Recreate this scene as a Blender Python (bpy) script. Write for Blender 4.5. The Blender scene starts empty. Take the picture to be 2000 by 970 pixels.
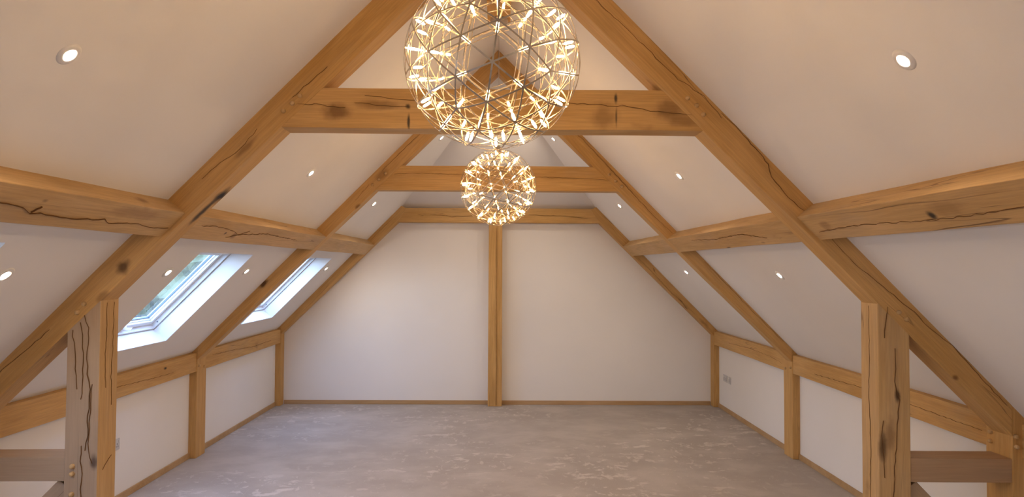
import bpy, bmesh, math, random
from mathutils import Vector, Matrix, noise
from math import sin, cos, pi, radians, sqrt, atan2

random.seed(7)
SC = bpy.context.scene
COL = SC.collection

# ------------------------------------------------------------------ camera
cam_d = bpy.data.cameras.new('camera')
cam = bpy.data.objects.new('camera', cam_d)
COL.objects.link(cam)
cam_d.sensor_fit = 'HORIZONTAL'
cam_d.sensor_width = 36.0
cam_d.lens = 36.0 * 1333.0 / 2000.0
cam_d.clip_start = 0.05
cam_d.clip_end = 300
PITCH, YAW, ROLL = radians(1.551), radians(0.744), radians(0.3)
cam.matrix_world = (Matrix.Translation((0, 0, 1.8)) @ Matrix.Rotation(-YAW, 4, 'Z')
                    @ Matrix.Rotation(pi / 2 + PITCH, 4, 'X') @ Matrix.Rotation(ROLL, 4, 'Z'))
SC.camera = cam

# ------------------------------------------------------------------ exposure
SC.view_settings.view_transform = 'Standard'
SC.view_settings.look = 'None'
SC.view_settings.gamma = 1.0
SC.view_settings.use_curve_mapping = False
SC.view_settings.exposure = -0.1

# ------------------------------------------------------------------ sky: soft bright overcast
world = bpy.data.worlds.new('overcast_sky')
SC.world = world
world.use_nodes = True
nt = world.node_tree
nt.nodes.clear()
wo = nt.nodes.new('ShaderNodeOutputWorld')
wb = nt.nodes.new('ShaderNodeBackground')
wtc = nt.nodes.new('ShaderNodeTexCoord')
wsx = nt.nodes.new('ShaderNodeSeparateXYZ')
wr = nt.nodes.new('ShaderNodeValToRGB')
wr.color_ramp.elements[0].position = 0.0
wr.color_ramp.elements[0].color = (0.54, 0.70, 1.0, 1)
wr.color_ramp.elements[1].position = 0.8
wr.color_ramp.elements[1].color = (0.32, 0.49, 1.0, 1)
nt.links.new(wtc.outputs['Generated'], wsx.inputs[0])
nt.links.new(wsx.outputs['Z'], wr.inputs[0])
nt.links.new(wr.outputs[0], wb.inputs['Color'])
wb.inputs['Strength'].default_value = 14.5
nt.links.new(wb.outputs[0], wo.inputs[0])

BULB_STRENGTH = 120.0      # each chandelier bulb
DOWN_STRENGTH = 1450.0      # each recessed downlight

# ------------------------------------------------------------------ frame of the room
C = -0.057                 # x of the ridge line
RZ, SL = 3.865, 1.01       # ridge height and roof slope of the plaster
Y1, Y2, Y3, YW = 3.60, 6.45, 8.86, 9.0
YB = -1.6                  # wall behind the camera
WU = 2.87                  # half width at the knee walls
NX, NZ = 0.7106, 0.7036


def cz(u):
    return RZ - SL * u


# ------------------------------------------------------------------ helpers
def tag(o, label=None, cat=None, group=None, kind=None):
    if label: o['label'] = label
    if cat: o['category'] = cat
    if group: o['group'] = group
    if kind: o['kind'] = kind
    return o


WORLD = {}                 # world matrix of every object, kept by name


def empty(name, loc, label=None, cat=None, group=None, kind=None):
    o = bpy.data.objects.new(name, None)
    o.empty_display_size = 0.1
    COL.objects.link(o)
    o.location = loc
    WORLD[o.name] = Matrix.Translation(Vector(loc))
    return tag(o, label, cat, group, kind)


def link(name, me, mat, parent=None, M=None):
    """me holds vertices in the frame M (world matrix)."""
    if mat is not None and not me.materials:
        me.materials.append(mat)
    o = bpy.data.objects.new(name, me)
    COL.objects.link(o)
    M = M or Matrix.Identity(4)
    WORLD[o.name] = M.copy()
    if parent is not None:
        o.parent = parent
        o.matrix_basis = WM(parent).inverted() @ M
    else:
        o.matrix_basis = M
    return o


def WM(o):
    return WORLD[o.name]


def frame(origin, xdir, ydir):
    x = Vector(xdir).normalized()
    y = Vector(ydir)
    y = (y - x * y.dot(x)).normalized()
    z = x.cross(y)
    M = Matrix((x, y, z)).transposed().to_4x4()
    M.translation = Vector(origin)
    return M


def smooth(me, on=True):
    for p in me.polygons:
        p.use_smooth = on


def timber(name, poly, y0, y1, direction, mat, parent, wob=0.0025, bev=0.005, step=0.22, loc=None):
    """prism: poly in (x, z), extruded y0..y1, cut along its length, gently uneven,
    its own frame with X along the grain."""
    bm = bmesh.new()
    a = [bm.verts.new((x, y0, z)) for x, z in poly]
    b = [bm.verts.new((x, y1, z)) for x, z in poly]
    n = len(poly)
    bm.faces.new(a)
    bm.faces.new(list(reversed(b)))
    for i in range(n):
        bm.faces.new((a[i], b[i], b[(i + 1) % n], a[(i + 1) % n]))
    bmesh.ops.recalc_face_normals(bm, faces=bm.faces)
    d = Vector(direction).normalized()
    cen = Vector((sum(p[0] for p in poly) / n, (y0 + y1) / 2, sum(p[1] for p in poly) / n))
    ts = [(v.co - cen).dot(d) for v in bm.verts]
    lo, hi = min(ts), max(ts)
    if bev > 0:
        bmesh.ops.bevel(bm, geom=list(bm.edges), offset=bev, segments=2, affect='EDGES', profile=0.6)
    k = int((hi - lo) / step)
    for i in range(1, k + 1):
        t = lo + (hi - lo) * i / (k + 1)
        bmesh.ops.bisect_plane(bm, geom=list(bm.verts) + list(bm.edges) + list(bm.faces),
                               plane_co=cen + d * t, plane_no=d)
    if wob:
        for v in bm.verts:
            q = v.co
            w = noise.noise_vector(Vector((q.x * 1.7, q.y * 1.7, q.z * 1.7)) + Vector((11.3, 4.1, 7.7)))
            w = w - d * w.dot(d)
            v.co = q + w * wob * 1.6
    M = frame(cen, d, (0, 1, 0) if abs(d.y) < 0.9 else (1, 0, 0))
    Mi = M.inverted()
    for v in bm.verts:
        v.co = Mi @ v.co
    me = bpy.data.meshes.new(name)
    bm.to_mesh(me)
    bm.free()
    for p in me.polygons:
        p.use_smooth = False
    return link(name, me, mat, parent, M)


def boxes(name, specs, mat, parent=None, loc=None, bev=0.0):
    """specs: list of (x0,x1,y0,y1,z0,z1) in world; one mesh."""
    loc = Vector(loc) if loc is not None else Vector((0, 0, 0))
    bm = bmesh.new()
    for (x0, x1, y0, y1, z0, z1) in specs:
        vs = [bm.verts.new(Vector(p) - loc) for p in
              ((x0, y0, z0), (x1, y0, z0), (x1, y1, z0), (x0, y1, z0),
               (x0, y0, z1), (x1, y0, z1), (x1, y1, z1), (x0, y1, z1))]
        for f in ((0, 3, 2, 1), (4, 5, 6, 7), (0, 1, 5, 4), (1, 2, 6, 5), (2, 3, 7, 6), (3, 0, 4, 7)):
            bm.faces.new([vs[i] for i in f])
    if bev:
        bmesh.ops.bevel(bm, geom=list(bm.edges), offset=bev, segments=2, affect='EDGES')
    me = bpy.data.meshes.new(name)
    bm.to_mesh(me)
    bm.free()
    return link(name, me, mat, parent, Matrix.Translation(loc))


def hexa(bm, low, high):
    """closed solid between two matching quads / polygons"""
    a = [bm.verts.new(p) for p in low]
    b = [bm.verts.new(p) for p in high]
    n = len(a)
    bm.faces.new(a)
    bm.faces.new(list(reversed(b)))
    for i in range(n):
        bm.faces.new((a[i], b[i], b[(i + 1) % n], a[(i + 1) % n]))


def finish(name, bm, mat, parent=None, M=None, sm=False):
    bmesh.ops.recalc_face_normals(bm, faces=bm.faces)
    if M is not None:
        Mi = M.inverted()
        for v in bm.verts:
            v.co = Mi @ v.co
    me = bpy.data.meshes.new(name)
    bm.to_mesh(me)
    bm.free()
    smooth(me, sm)
    return link(name, me, mat, parent, M)


def lathe_mesh(name, prof, seg=24, mat=None, sm=True):
    """profile (r, z) turned about Z"""
    bm = bmesh.new()
    rings = []
    for r, z in prof:
        if r < 1e-6:
            rings.append([bm.verts.new((0, 0, z))])
        else:
            rings.append([bm.verts.new((r * cos(2 * pi * i / seg), r * sin(2 * pi * i / seg), z)) for i in range(seg)])
    for A, B in zip(rings, rings[1:]):
        for i in range(seg):
            j = (i + 1) % seg
            if len(A) == 1 and len(B) == 1:
                continue
            if len(A) == 1:
                bm.faces.new((A[0], B[i], B[j]))
            elif len(B) == 1:
                bm.faces.new((A[i], A[j], B[0]))
            else:
                bm.faces.new((A[i], A[j], B[j], B[i]))
    bmesh.ops.recalc_face_normals(bm, faces=bm.faces)
    me = bpy.data.meshes.new(name)
    bm.to_mesh(me)
    bm.free()
    smooth(me, sm)
    if mat: me.materials.append(mat)
    return me


# ------------------------------------------------------------------ materials
class N:
    def __init__(self, name):
        self.m = bpy.data.materials.new(name)
        self.m.use_nodes = True
        self.t = self.m.node_tree
        self.t.nodes.clear()
        self.out = self.t.nodes.new('ShaderNodeOutputMaterial')

    def add(self, kind, **kw):
        n = self.t.nodes.new(kind)
        for k, v in kw.items():
            setattr(n, k, v)
        return n

    def l(self, a, b):
        self.t.links.new(a, b)

    def math(self, op, a, b=None, clamp=False, c=None):
        n = self.add('ShaderNodeMath', operation=op, use_clamp=clamp)
        for i, v in enumerate((a, b, c)):
            if v is None: continue
            if isinstance(v, (int, float)): n.inputs[i].default_value = v
            else: self.l(v, n.inputs[i])
        return n.outputs[0]

    def mixc(self, f, a, b, mode='MIX'):
        n = self.add('ShaderNodeMix', data_type='RGBA', blend_type=mode)
        for i, v in ((0, f), (6, a), (7, b)):
            if isinstance(v, (int, float)): n.inputs[i].default_value = v
            elif isinstance(v, tuple): n.inputs[i].default_value = v
            else: self.l(v, n.inputs[i])
        return n.outputs[2]

    def noise(self, vec, scale, detail=4, rough=0.55, dist=0.0):
        n = self.add('ShaderNodeTexNoise')
        n.inputs['Scale'].default_value = scale
        n.inputs['Detail'].default_value = detail
        n.inputs['Roughness'].default_value = rough
        n.inputs['Distortion'].default_value = dist
        if vec is not None: self.l(vec, n.inputs['Vector'])
        return n.outputs['Fac']

    def mapping(self, vec, scale=(1, 1, 1), loc=(0, 0, 0)):
        n = self.add('ShaderNodeMapping')
        n.inputs['Scale'].default_value = scale
        n.inputs['Location'].default_value = loc
        self.l(vec, n.inputs['Vector'])
        return n.outputs[0]

    def ramp(self, fac, stops):
        n = self.add('ShaderNodeValToRGB')
        e = n.color_ramp.elements
        while len(e) < len(stops): e.new(0.5)
        for i, (p, c) in enumerate(stops):
            e[i].position = p
            e[i].color = c if len(c) == 4 else (*c, 1)
        self.l(fac, n.inputs[0])
        return n.outputs[0]

    def rng(self, v, a, b, c=0.0, d=1.0):
        n = self.add('ShaderNodeMapRange')
        n.interpolation_type = 'SMOOTHSTEP'
        self.l(v, n.inputs[0])
        for i, x in ((1, a), (2, b), (3, c), (4, d)):
            n.inputs[i].default_value = x
        return n.outputs[0]

    def bsdf(self, color, rough=0.6, metal=0.0, bump=None, bump_strength=0.3, bump_dist=0.01, spec=0.5):
        b = self.add('ShaderNodeBsdfPrincipled')
        if isinstance(color, tuple): b.inputs['Base Color'].default_value = (*color[:3], 1)
        else: self.l(color, b.inputs['Base Color'])
        if isinstance(rough, (int, float)): b.inputs['Roughness'].default_value = rough
        else: self.l(rough, b.inputs['Roughness'])
        b.inputs['Metallic'].default_value = metal
        b.inputs['Specular IOR Level'].default_value = spec
        if bump is not None:
            bp = self.add('ShaderNodeBump')
            bp.inputs['Strength'].default_value = bump_strength
            bp.inputs['Distance'].default_value = bump_dist
            self.l(bump, bp.inputs['Height'])
            self.l(bp.outputs[0], b.inputs['Normal'])
        self.l(b.outputs[0], self.out.inputs[0])
        return self.m


def oak(name, light=(0.64, 0.385, 0.140), dark=(0.49, 0.270, 0.080), grey=0.0, blobs=(), obj=None, crack=1.0):
    """sawn green oak, grain along local X. blobs: (world point, rx, r, strength, colour)"""
    m = N(name)
    tc = m.add('ShaderNodeTexCoord')
    oi = m.add('ShaderNodeObjectInfo')
    off = m.add('ShaderNodeVectorMath', operation='SCALE')
    off.inputs[0].default_value = (37.0, 23.0, 51.0)
    m.l(oi.outputs['Random'], off.inputs['Scale'])
    ad = m.add('ShaderNodeVectorMath', operation='ADD')
    m.l(tc.outputs['Object'], ad.inputs[0])
    m.l(off.outputs[0], ad.inputs[1])
    v = ad.outputs[0]
    grain = m.noise(m.mapping(v, (0.9, 9, 9)), 1.6, 5, 0.6, 0.8)
    fibre = m.noise(m.mapping(v, (3.0, 90, 90)), 1.5, 3, 0.6)
    patch = m.noise(m.mapping(v, (0.7, 1.8, 1.8)), 1.4, 3, 0.55)
    g = m.rng(grain, 0.30, 0.72)
    col = m.mixc(g, (*dark, 1), (*light, 1))
    mid = tuple((a + b) / 2 for a, b in zip(light, dark))
    col = m.mixc(0.70, (*mid, 1), col)
    pt = m.rng(patch, 0.35, 0.70)
    col = m.mixc(m.math('MULTIPLY', pt, 0.5), col, (light[0] * 1.10, light[1] * 1.14, light[2] * 1.35, 1))
    f = m.rng(fibre, 0.25, 0.75, 0.86, 1.06)
    cb = m.add('ShaderNodeCombineColor')
    for i in range(3): m.l(f, cb.inputs[i])
    col = m.mixc(1.0, col, cb.outputs[0], 'MULTIPLY')
    # weather-grey areas
    gp = m.noise(m.mapping(v, (1.0, 4, 4), (3, 1, 8)), 1.3, 4, 0.6)
    gf = m.rng(gp, 0.52 - grey * 0.45, 0.80 - grey * 0.35, 0.0, 0.30 + 0.5 * grey)
    col = m.mixc(gf, col, (0.42, 0.315, 0.215, 1))
    # scattered knots
    vo = m.add('ShaderNodeTexVoronoi')
    vo.inputs['Scale'].default_value = 1.0
    wn = m.add('ShaderNodeTexNoise')
    wn.inputs['Scale'].default_value = 9
    m.l(v, wn.inputs['Vector'])
    wv = m.add('ShaderNodeVectorMath', operation='MULTIPLY_ADD')
    m.l(wn.outputs['Color'], wv.inputs[0])
    wv.inputs[1].default_value = (0.10, 0.28, 0.28)
    m.l(m.mapping(v, (1.5, 4.2, 4.2)), wv.inputs[2])
    m.l(wv.outputs[0], vo.inputs['Vector'])
    kn = m.rng(vo.outputs['Distance'], 0.05, 0.20, 1.0, 0.0)
    sepc = m.add('ShaderNodeSeparateColor')
    m.l(vo.outputs['Color'], sepc.inputs[0])
    gate = m.rng(sepc.outputs[0], 0.62, 0.80)
    kn = m.math('MULTIPLY', kn, gate)
    col = m.mixc(m.math('MULTIPLY', kn, 0.65), col, (0.16, 0.068, 0.020, 1))
    # drying shakes following the grain
    cn = m.noise(m.mapping(v, (0.30, 5.5, 5.5), (9, 2, 5)), 1.0, 3.5, 0.5, 0.15)
    ln = m.math('ABSOLUTE', m.math('SUBTRACT', cn, 0.5))
    ln = m.rng(ln, 0.0008, 0.0040, 1.0, 0.0)
    gn = m.noise(m.mapping(v, (0.9, 3.0, 3.0), (1, 7, 2)), 1.0, 2, 0.5)
    ln = m.math('MULTIPLY', ln, m.rng(gn, 0.50, 0.64))
    ln = m.math('MULTIPLY', ln, 0.7 * crack)
    col = m.mixc(ln, col, (0.12, 0.055, 0.022, 1))
    ht = m.math('SUBTRACT', m.math('ADD', m.math('MULTIPLY', fibre, 0.35), m.math('MULTIPLY', grain, 0.8)),
                m.math('MULTIPLY', ln, 2.0))
    # stains and knots with a place of their own on this timber
    for (P, rx, r, st, colr) in blobs:
        Li = WM(obj).inverted() @ Vector(P)
        d = m.add('ShaderNodeVectorMath', operation='SUBTRACT')
        m.l(tc.outputs['Object'], d.inputs[0])
        d.inputs[1].default_value = Li
        s = m.add('ShaderNodeVectorMath', operation='MULTIPLY')
        m.l(d.outputs[0], s.inputs[0])
        s.inputs[1].default_value = (1 / rx, 1 / r, 1 / r)
        wn2 = m.add('ShaderNodeTexNoise')
        wn2.inputs['Scale'].default_value = 14
        wn2.inputs['Detail'].default_value = 4
        m.l(tc.outputs['Object'], wn2.inputs['Vector'])
        s2 = m.add('ShaderNodeVectorMath', operation='MULTIPLY_ADD')
        m.l(wn2.outputs['Color'], s2.inputs[0])
        s2.inputs[1].default_value = (0.9, 0.9, 0.9)
        sh = m.add('ShaderNodeVectorMath', operation='SUBTRACT')
        m.l(s.outputs[0], sh.inputs[0])
        sh.inputs[1].default_value = (0.45, 0.45, 0.45)
        m.l(sh.outputs[0], s2.inputs[2])
        ln_ = m.add('ShaderNodeVectorMath', operation='LENGTH')
        m.l(s2.outputs[0], ln_.inputs[0])
        fb = m.rng(ln_.outputs['Value'], 0.25, 1.1, st, 0.0)
        col = m.mixc(fb, col, (*colr, 1))
    return m.bsdf(col, 0.62, bump=ht, bump_strength=0.35, bump_dist=0.006, spec=0.35)


BROWN = (0.14, 0.055, 0.014)
BLACK = (0.018, 0.015, 0.014)

OAK = oak('oak')
OAK_GREY = oak('oak_grey', light=(0.47, 0.325, 0.205), dark=(0.36, 0.230, 0.132), grey=0.65)
OAK_PALE = oak('oak_pale', light=(0.62, 0.405, 0.185), dark=(0.49, 0.300, 0.115), grey=0.15)
OAK_BROWN = oak('oak_brown', light=(0.50, 0.315, 0.175), dark=(0.36, 0.205, 0.100), grey=0.25)
OAK_TRIM = oak('oak_trim', light=(0.52, 0.340, 0.170), dark=(0.42, 0.255, 0.115), crack=0.0)


def crackmat():
    m = N('crack_shadow')
    return m.bsdf((0.17, 0.085, 0.036), 0.9, spec=0.1)


CRACK = crackmat()


def mkplaster():
    m = N('white_plaster')
    tc = m.add('ShaderNodeTexCoord')
    a = m.noise(tc.outputs['Object'], 1.1, 3, 0.5)
    b = m.noise(tc.outputs['Object'], 160, 3, 0.6)
    col = m.mixc(m.rng(a, 0.3, 0.7), (0.82, 0.80, 0.78, 1), (0.85, 0.83, 0.81, 1))
    return m.bsdf(col, 0.85, bump=b, bump_strength=0.05, bump_dist=0.002, spec=0.2)


PLASTER = mkplaster()


def mkcarpet():
    m = N('cut_pile_carpet')
    tc = m.add('ShaderNodeTexCoord')
    v = tc.outputs['Object']
    # pile brushed one way or the other by feet: irregular paler scuffs
    w = m.add('ShaderNodeTexNoise')
    w.inputs['Scale'].default_value = 2.2
    w.inputs['Detail'].default_value = 3
    m.l(v, w.inputs['Vector'])
    wv = m.add('ShaderNodeVectorMath', operation='MULTIPLY_ADD')
    m.l(w.outputs['Color'], wv.inputs[0])
    wv.inputs[1].default_value = (0.22, 0.22, 0.22)
    m.l(v, wv.inputs[2])
    vv = wv.outputs[0]
    a = m.noise(m.mapping(vv, (3.0, 4.6, 1)), 1.5, 6, 0.68)
    sc1 = m.rng(a, 0.555, 0.635)
    b = m.noise(m.mapping(vv, (6.5, 3.0, 1), (5, 3, 0)), 2.4, 5, 0.62)
    sc2 = m.rng(b, 0.575, 0.65)
    big = m.noise(m.mapping(v, (0.5, 0.5, 1), (2, 9, 0)), 1.0, 2, 0.5)
    gate = m.rng(big, 0.40, 0.62, 0.25, 1.0)
    soft = m.rng(m.noise(m.mapping(v, (1.3, 1.6, 1), (7, 1, 0)), 1.3, 4, 0.6), 0.38, 0.70, 0.0, 0.42)
    sc = m.math('MAXIMUM', m.math('MULTIPLY', m.math('MAXIMUM', sc1, m.math('MULTIPLY', sc2, 0.8)), gate), soft)
    fine = m.noise(v, 240, 3, 0.7)
    col = m.mixc(sc, (0.415, 0.370, 0.335, 1), (0.600, 0.548, 0.505, 1))
    f = m.rng(fine, 0.3, 0.7, 0.84, 1.08)
    cb = m.add('ShaderNodeCombineColor')
    for i in range(3): m.l(f, cb.inputs[i])
    col = m.mixc(1.0, col, cb.outputs[0], 'MULTIPLY')
    h = m.math('ADD', m.math('MULTIPLY', fine, 0.6), m.math('MULTIPLY', sc, 0.5))
    return m.bsdf(col, 0.95, bump=h, bump_strength=0.35, bump_dist=0.006, spec=0.1)


CARPET = mkcarpet()


def plain(name, color, rough=0.5, metal=0.0, spec=0.5, vary=0.06, scale=30):
    m = N(name)
    tc = m.add('ShaderNodeTexCoord')
    n = m.noise(tc.outputs['Object'], scale, 3, 0.5)
    c0 = tuple(max(0, x * (1 - vary)) for x in color)
    c1 = tuple(min(1, x * (1 + vary)) for x in color)
    col = m.mixc(n, (*c0, 1), (*c1, 1))
    return m.bsdf(col, rough, metal, spec=spec)


WHITE_PAINT = plain('white_lacquer', (0.80, 0.80, 0.80), 0.35)
GASKET = plain('grey_gasket', (0.16, 0.20, 0.25), 0.5)
SOCKET_STEEL = plain('brushed_steel_plate', (0.60, 0.60, 0.61), 0.45, 0.25)
DARK_SLOT = plain('dark_slot', (0.16, 0.16, 0.16), 0.6)
WHITE_PLASTIC = plain('white_plastic', (0.78, 0.77, 0.75), 0.35)
STEEL = plain('polished_steel', (0.50, 0.44, 0.36), 0.26, 1.0)
CANOPY = plain('satin_white_canopy', (0.62, 0.58, 0.55), 0.4)
CORD = plain('clear_cord', (0.55, 0.52, 0.48), 0.4)


def emitter(name, color, strength):
    m = N(name)
    e = m.add('ShaderNodeEmission')
    e.inputs['Color'].default_value = (*color, 1)
    e.inputs['Strength'].default_value = strength
    m.l(e.outputs[0], m.out.inputs[0])
    return m.m


BULB = emitter('bulb_glow', (1.0, 0.60, 0.26), BULB_STRENGTH)
LENS = emitter('downlight_glow', (1.0, 0.80, 0.60), DOWN_STRENGTH)


def mkglass():
    m = N('window_glass')
    tr = m.add('ShaderNodeBsdfTransparent')
    tr.inputs[0].default_value = (0.90, 0.95, 0.93, 1)
    gl = m.add('ShaderNodeBsdfGlossy')
    gl.inputs['Roughness'].default_value = 0.02
    fr = m.add('ShaderNodeFresnel')
    fr.inputs[0].default_value = 1.5
    mx = m.add('ShaderNodeMixShader')
    geo = m.add('ShaderNodeNewGeometry')
    m.l(m.math('MULTIPLY', fr.outputs[0], m.math('SUBTRACT', 1.0, geo.outputs['Backfacing'])), mx.inputs[0])
    m.l(tr.outputs[0], mx.inputs[1])
    m.l(gl.outputs[0], mx.inputs[2])
    m.l(mx.outputs[0], m.out.inputs[0])
    return m.m


GLASS = mkglass()


def mkleaf():
    m = N('tree_foliage')
    tc = m.add('ShaderNodeTexCoord')
    a = m.noise(tc.outputs['Object'], 1.5, 6, 0.7)
    col = m.ramp(a, [(0.32, (0.090, 0.095, 0.040)), (0.5, (0.140, 0.142, 0.065)), (0.68, (0.200, 0.195, 0.100))])
    return m.bsdf(col, 0.8, bump=a, bump_strength=0.6, bump_dist=0.3)


LEAF = mkleaf()
BARK = plain('tree_bark', (0.16, 0.12, 0.09), 0.9, scale=6, vary=0.3)
GRASS = plain('lawn_grass', (0.05, 0.06, 0.035), 0.9, scale=2, vary=0.3)
ROOF_TILE = plain('dark_roof_covering', (0.12, 0.10, 0.09), 0.8)


def with_blobs(o, base, **kw):
    """give this timber its own copy of the oak with placed knots and stains"""
    presets = {'oak': {}, 'grey': dict(light=(0.47, 0.325, 0.205), dark=(0.36, 0.230, 0.132), grey=0.65),
               'pale': dict(light=(0.62, 0.405, 0.185), dark=(0.49, 0.300, 0.115), grey=0.15)}
    mat = oak('oak_' + o.name.replace('.', '_'), obj=o, **presets[base], **kw)
    o.data.materials.clear()
    o.data.materials.append(mat)


# ================================================================== SETTING
# floor
bm = bmesh.new()
hexa(bm, [(C - 2.95, YB, -0.06), (C + 2.95, YB, -0.06), (C + 2.95, YW + .1, -0.06), (C - 2.95, YW + .1, -0.06)],
     [(C - 2.95, YB, 0), (C + 2.95, YB, 0), (C + 2.95, YW + .1, 0), (C - 2.95, YW + .1, 0)])
tag(finish('floor', bm, CARPET), 'grey cut-pile carpet with paler scuffed tread marks', kind='structure')

boxes('wall_left', [(C - WU - 0.12, C - WU, YB, YW + 0.1, -0.06, 1.00)], PLASTER)['kind'] = 'structure'
boxes('wall_right', [(C + WU, C + WU + 0.12, YB, YW + 0.1, -0.06, 1.00)], PLASTER)['kind'] = 'structure'


def gable(name, y0, y1, top):
    bm = bmesh.new()
    if top:
        pts = [(-2.98, -0.06), (2.98, -0.06), (2.98, cz(2.98) + .05), (1.27, cz(1.27) + .05), (-1.27, cz(1.27) + .05), (-2.98, cz(2.98) + .05)]
    else:
        pts = [(-2.98, -0.06), (2.98, -0.06), (2.98, cz(2.98) + .05), (0, RZ + .05), (-2.98, cz(2.98) + .05)]
    hexa(bm, [(C + a, y0, z) for a, z in pts], [(C + a, y1, z) for a, z in pts])
    o = finish(name, bm, PLASTER)
    o['kind'] = 'structure'
    return o


gable('wall_back', YW, YW + 0.12, True)
gable('wall_front', YB - 0.12, YB, False)

# sloping ceilings, 0.13 m of lining depth at the rooflights
TH = 0.13
WT, WT2, WBm, WB2 = 1.958, 2.034, 2.643, 2.648        # rooflight opening: u at the plaster / at the frame
WINS = [(-0.92, 0.035), (1.835, 2.79), (4.575, 5.53), (7.09, 8.045)]  # first opening is added unseen behind the camera to let in fill daylight
HIP0 = (1.29, 8.97)
HIPY = 8.97 - 1.25 * 1.29


def RP(s, u, y, n):
    return (C + s * (u + NX * n), y, RZ - SL * u + NZ * n)


def slope_prism(bm, s, pts0, pts1):
    """pts0/pts1: (u, y) at n=0 and n=TH"""
    hexa(bm, [RP(s, u, y, 0) for u, y in pts0], [RP(s, u, y, TH) for u, y in pts1])


def ceiling(name, s, openings):
    bm = bmesh.new()
    top = [(0, YB), (HIP0[0], YB), (HIP0[0], HIP0[1]), (0, HIPY)]
    t2 = [(-0.09, YB), (HIP0[0], YB), (HIP0[0], HIP0[1]), (-0.09, HIPY)]
    slope_prism(bm, s, top, t2)
    slope_prism(bm, s, [(HIP0[0], YB), (WT, YB), (WT, YW), (HIP0[0], YW)],
                [(HIP0[0], YB), (WT2, YB), (WT2, YW), (HIP0[0], YW)])
    slope_prism(bm, s, [(WBm, YB), (3.0, YB), (3.0, YW), (WBm, YW)], [(WB2, YB), (3.0, YB), (3.0, YW), (WB2, YW)])
    ys = [YB]
    for a, b in openings: ys += [a, b]
    ys.append(YW)
    for a, b in zip(ys[::2], ys[1::2]):
        slope_prism(bm, s, [(WT, a), (WBm, a), (WBm, b), (WT, b)], [(WT, a), (WB2, a), (WB2, b), (WT, b)])
    o = finish(name, bm, PLASTER)
    o['kind'] = 'structure'
    return o


ceiling('ceiling_left', -1, WINS)
ceiling('ceiling_right', 1, [])
bm = bmesh.new()
hz = cz(HIP0[0])
A = [(C - HIP0[0], HIP0[1], hz), (C + HIP0[0], HIP0[1], hz), (C, HIPY, RZ)]
A0 = [(C - HIP0[0], HIP0[1] + .12, hz - .12), (C + HIP0[0], HIP0[1] + .12, hz - .12)]
hexa(bm, A, [(x, y + .06, z + .12) for x, y, z in A])
tag(finish('ceiling_hip', bm, PLASTER), kind='structure')


# rooflights -------------------------------------------------------------
def ring(bm, s, o_, i_, n0, n1):
    """frame ring between outer rect o_ and inner rect i_: (u0, u1, y0, y1), n0..n1"""
    def R(r, n): return [RP(s, r[0], r[2], n), RP(s, r[1], r[2], n), RP(s, r[1], r[3], n), RP(s, r[0], r[3], n)]
    oa, ia, ob, ib = R(o_, n0), R(i_, n0), R(o_, n1), R(i_, n1)
    for k in range(4):
        j = (k + 1) % 4
        hexa(bm, [oa[k], oa[j], ia[j], ia[k]], [ob[k], ob[j], ib[j], ib[k]])


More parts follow.
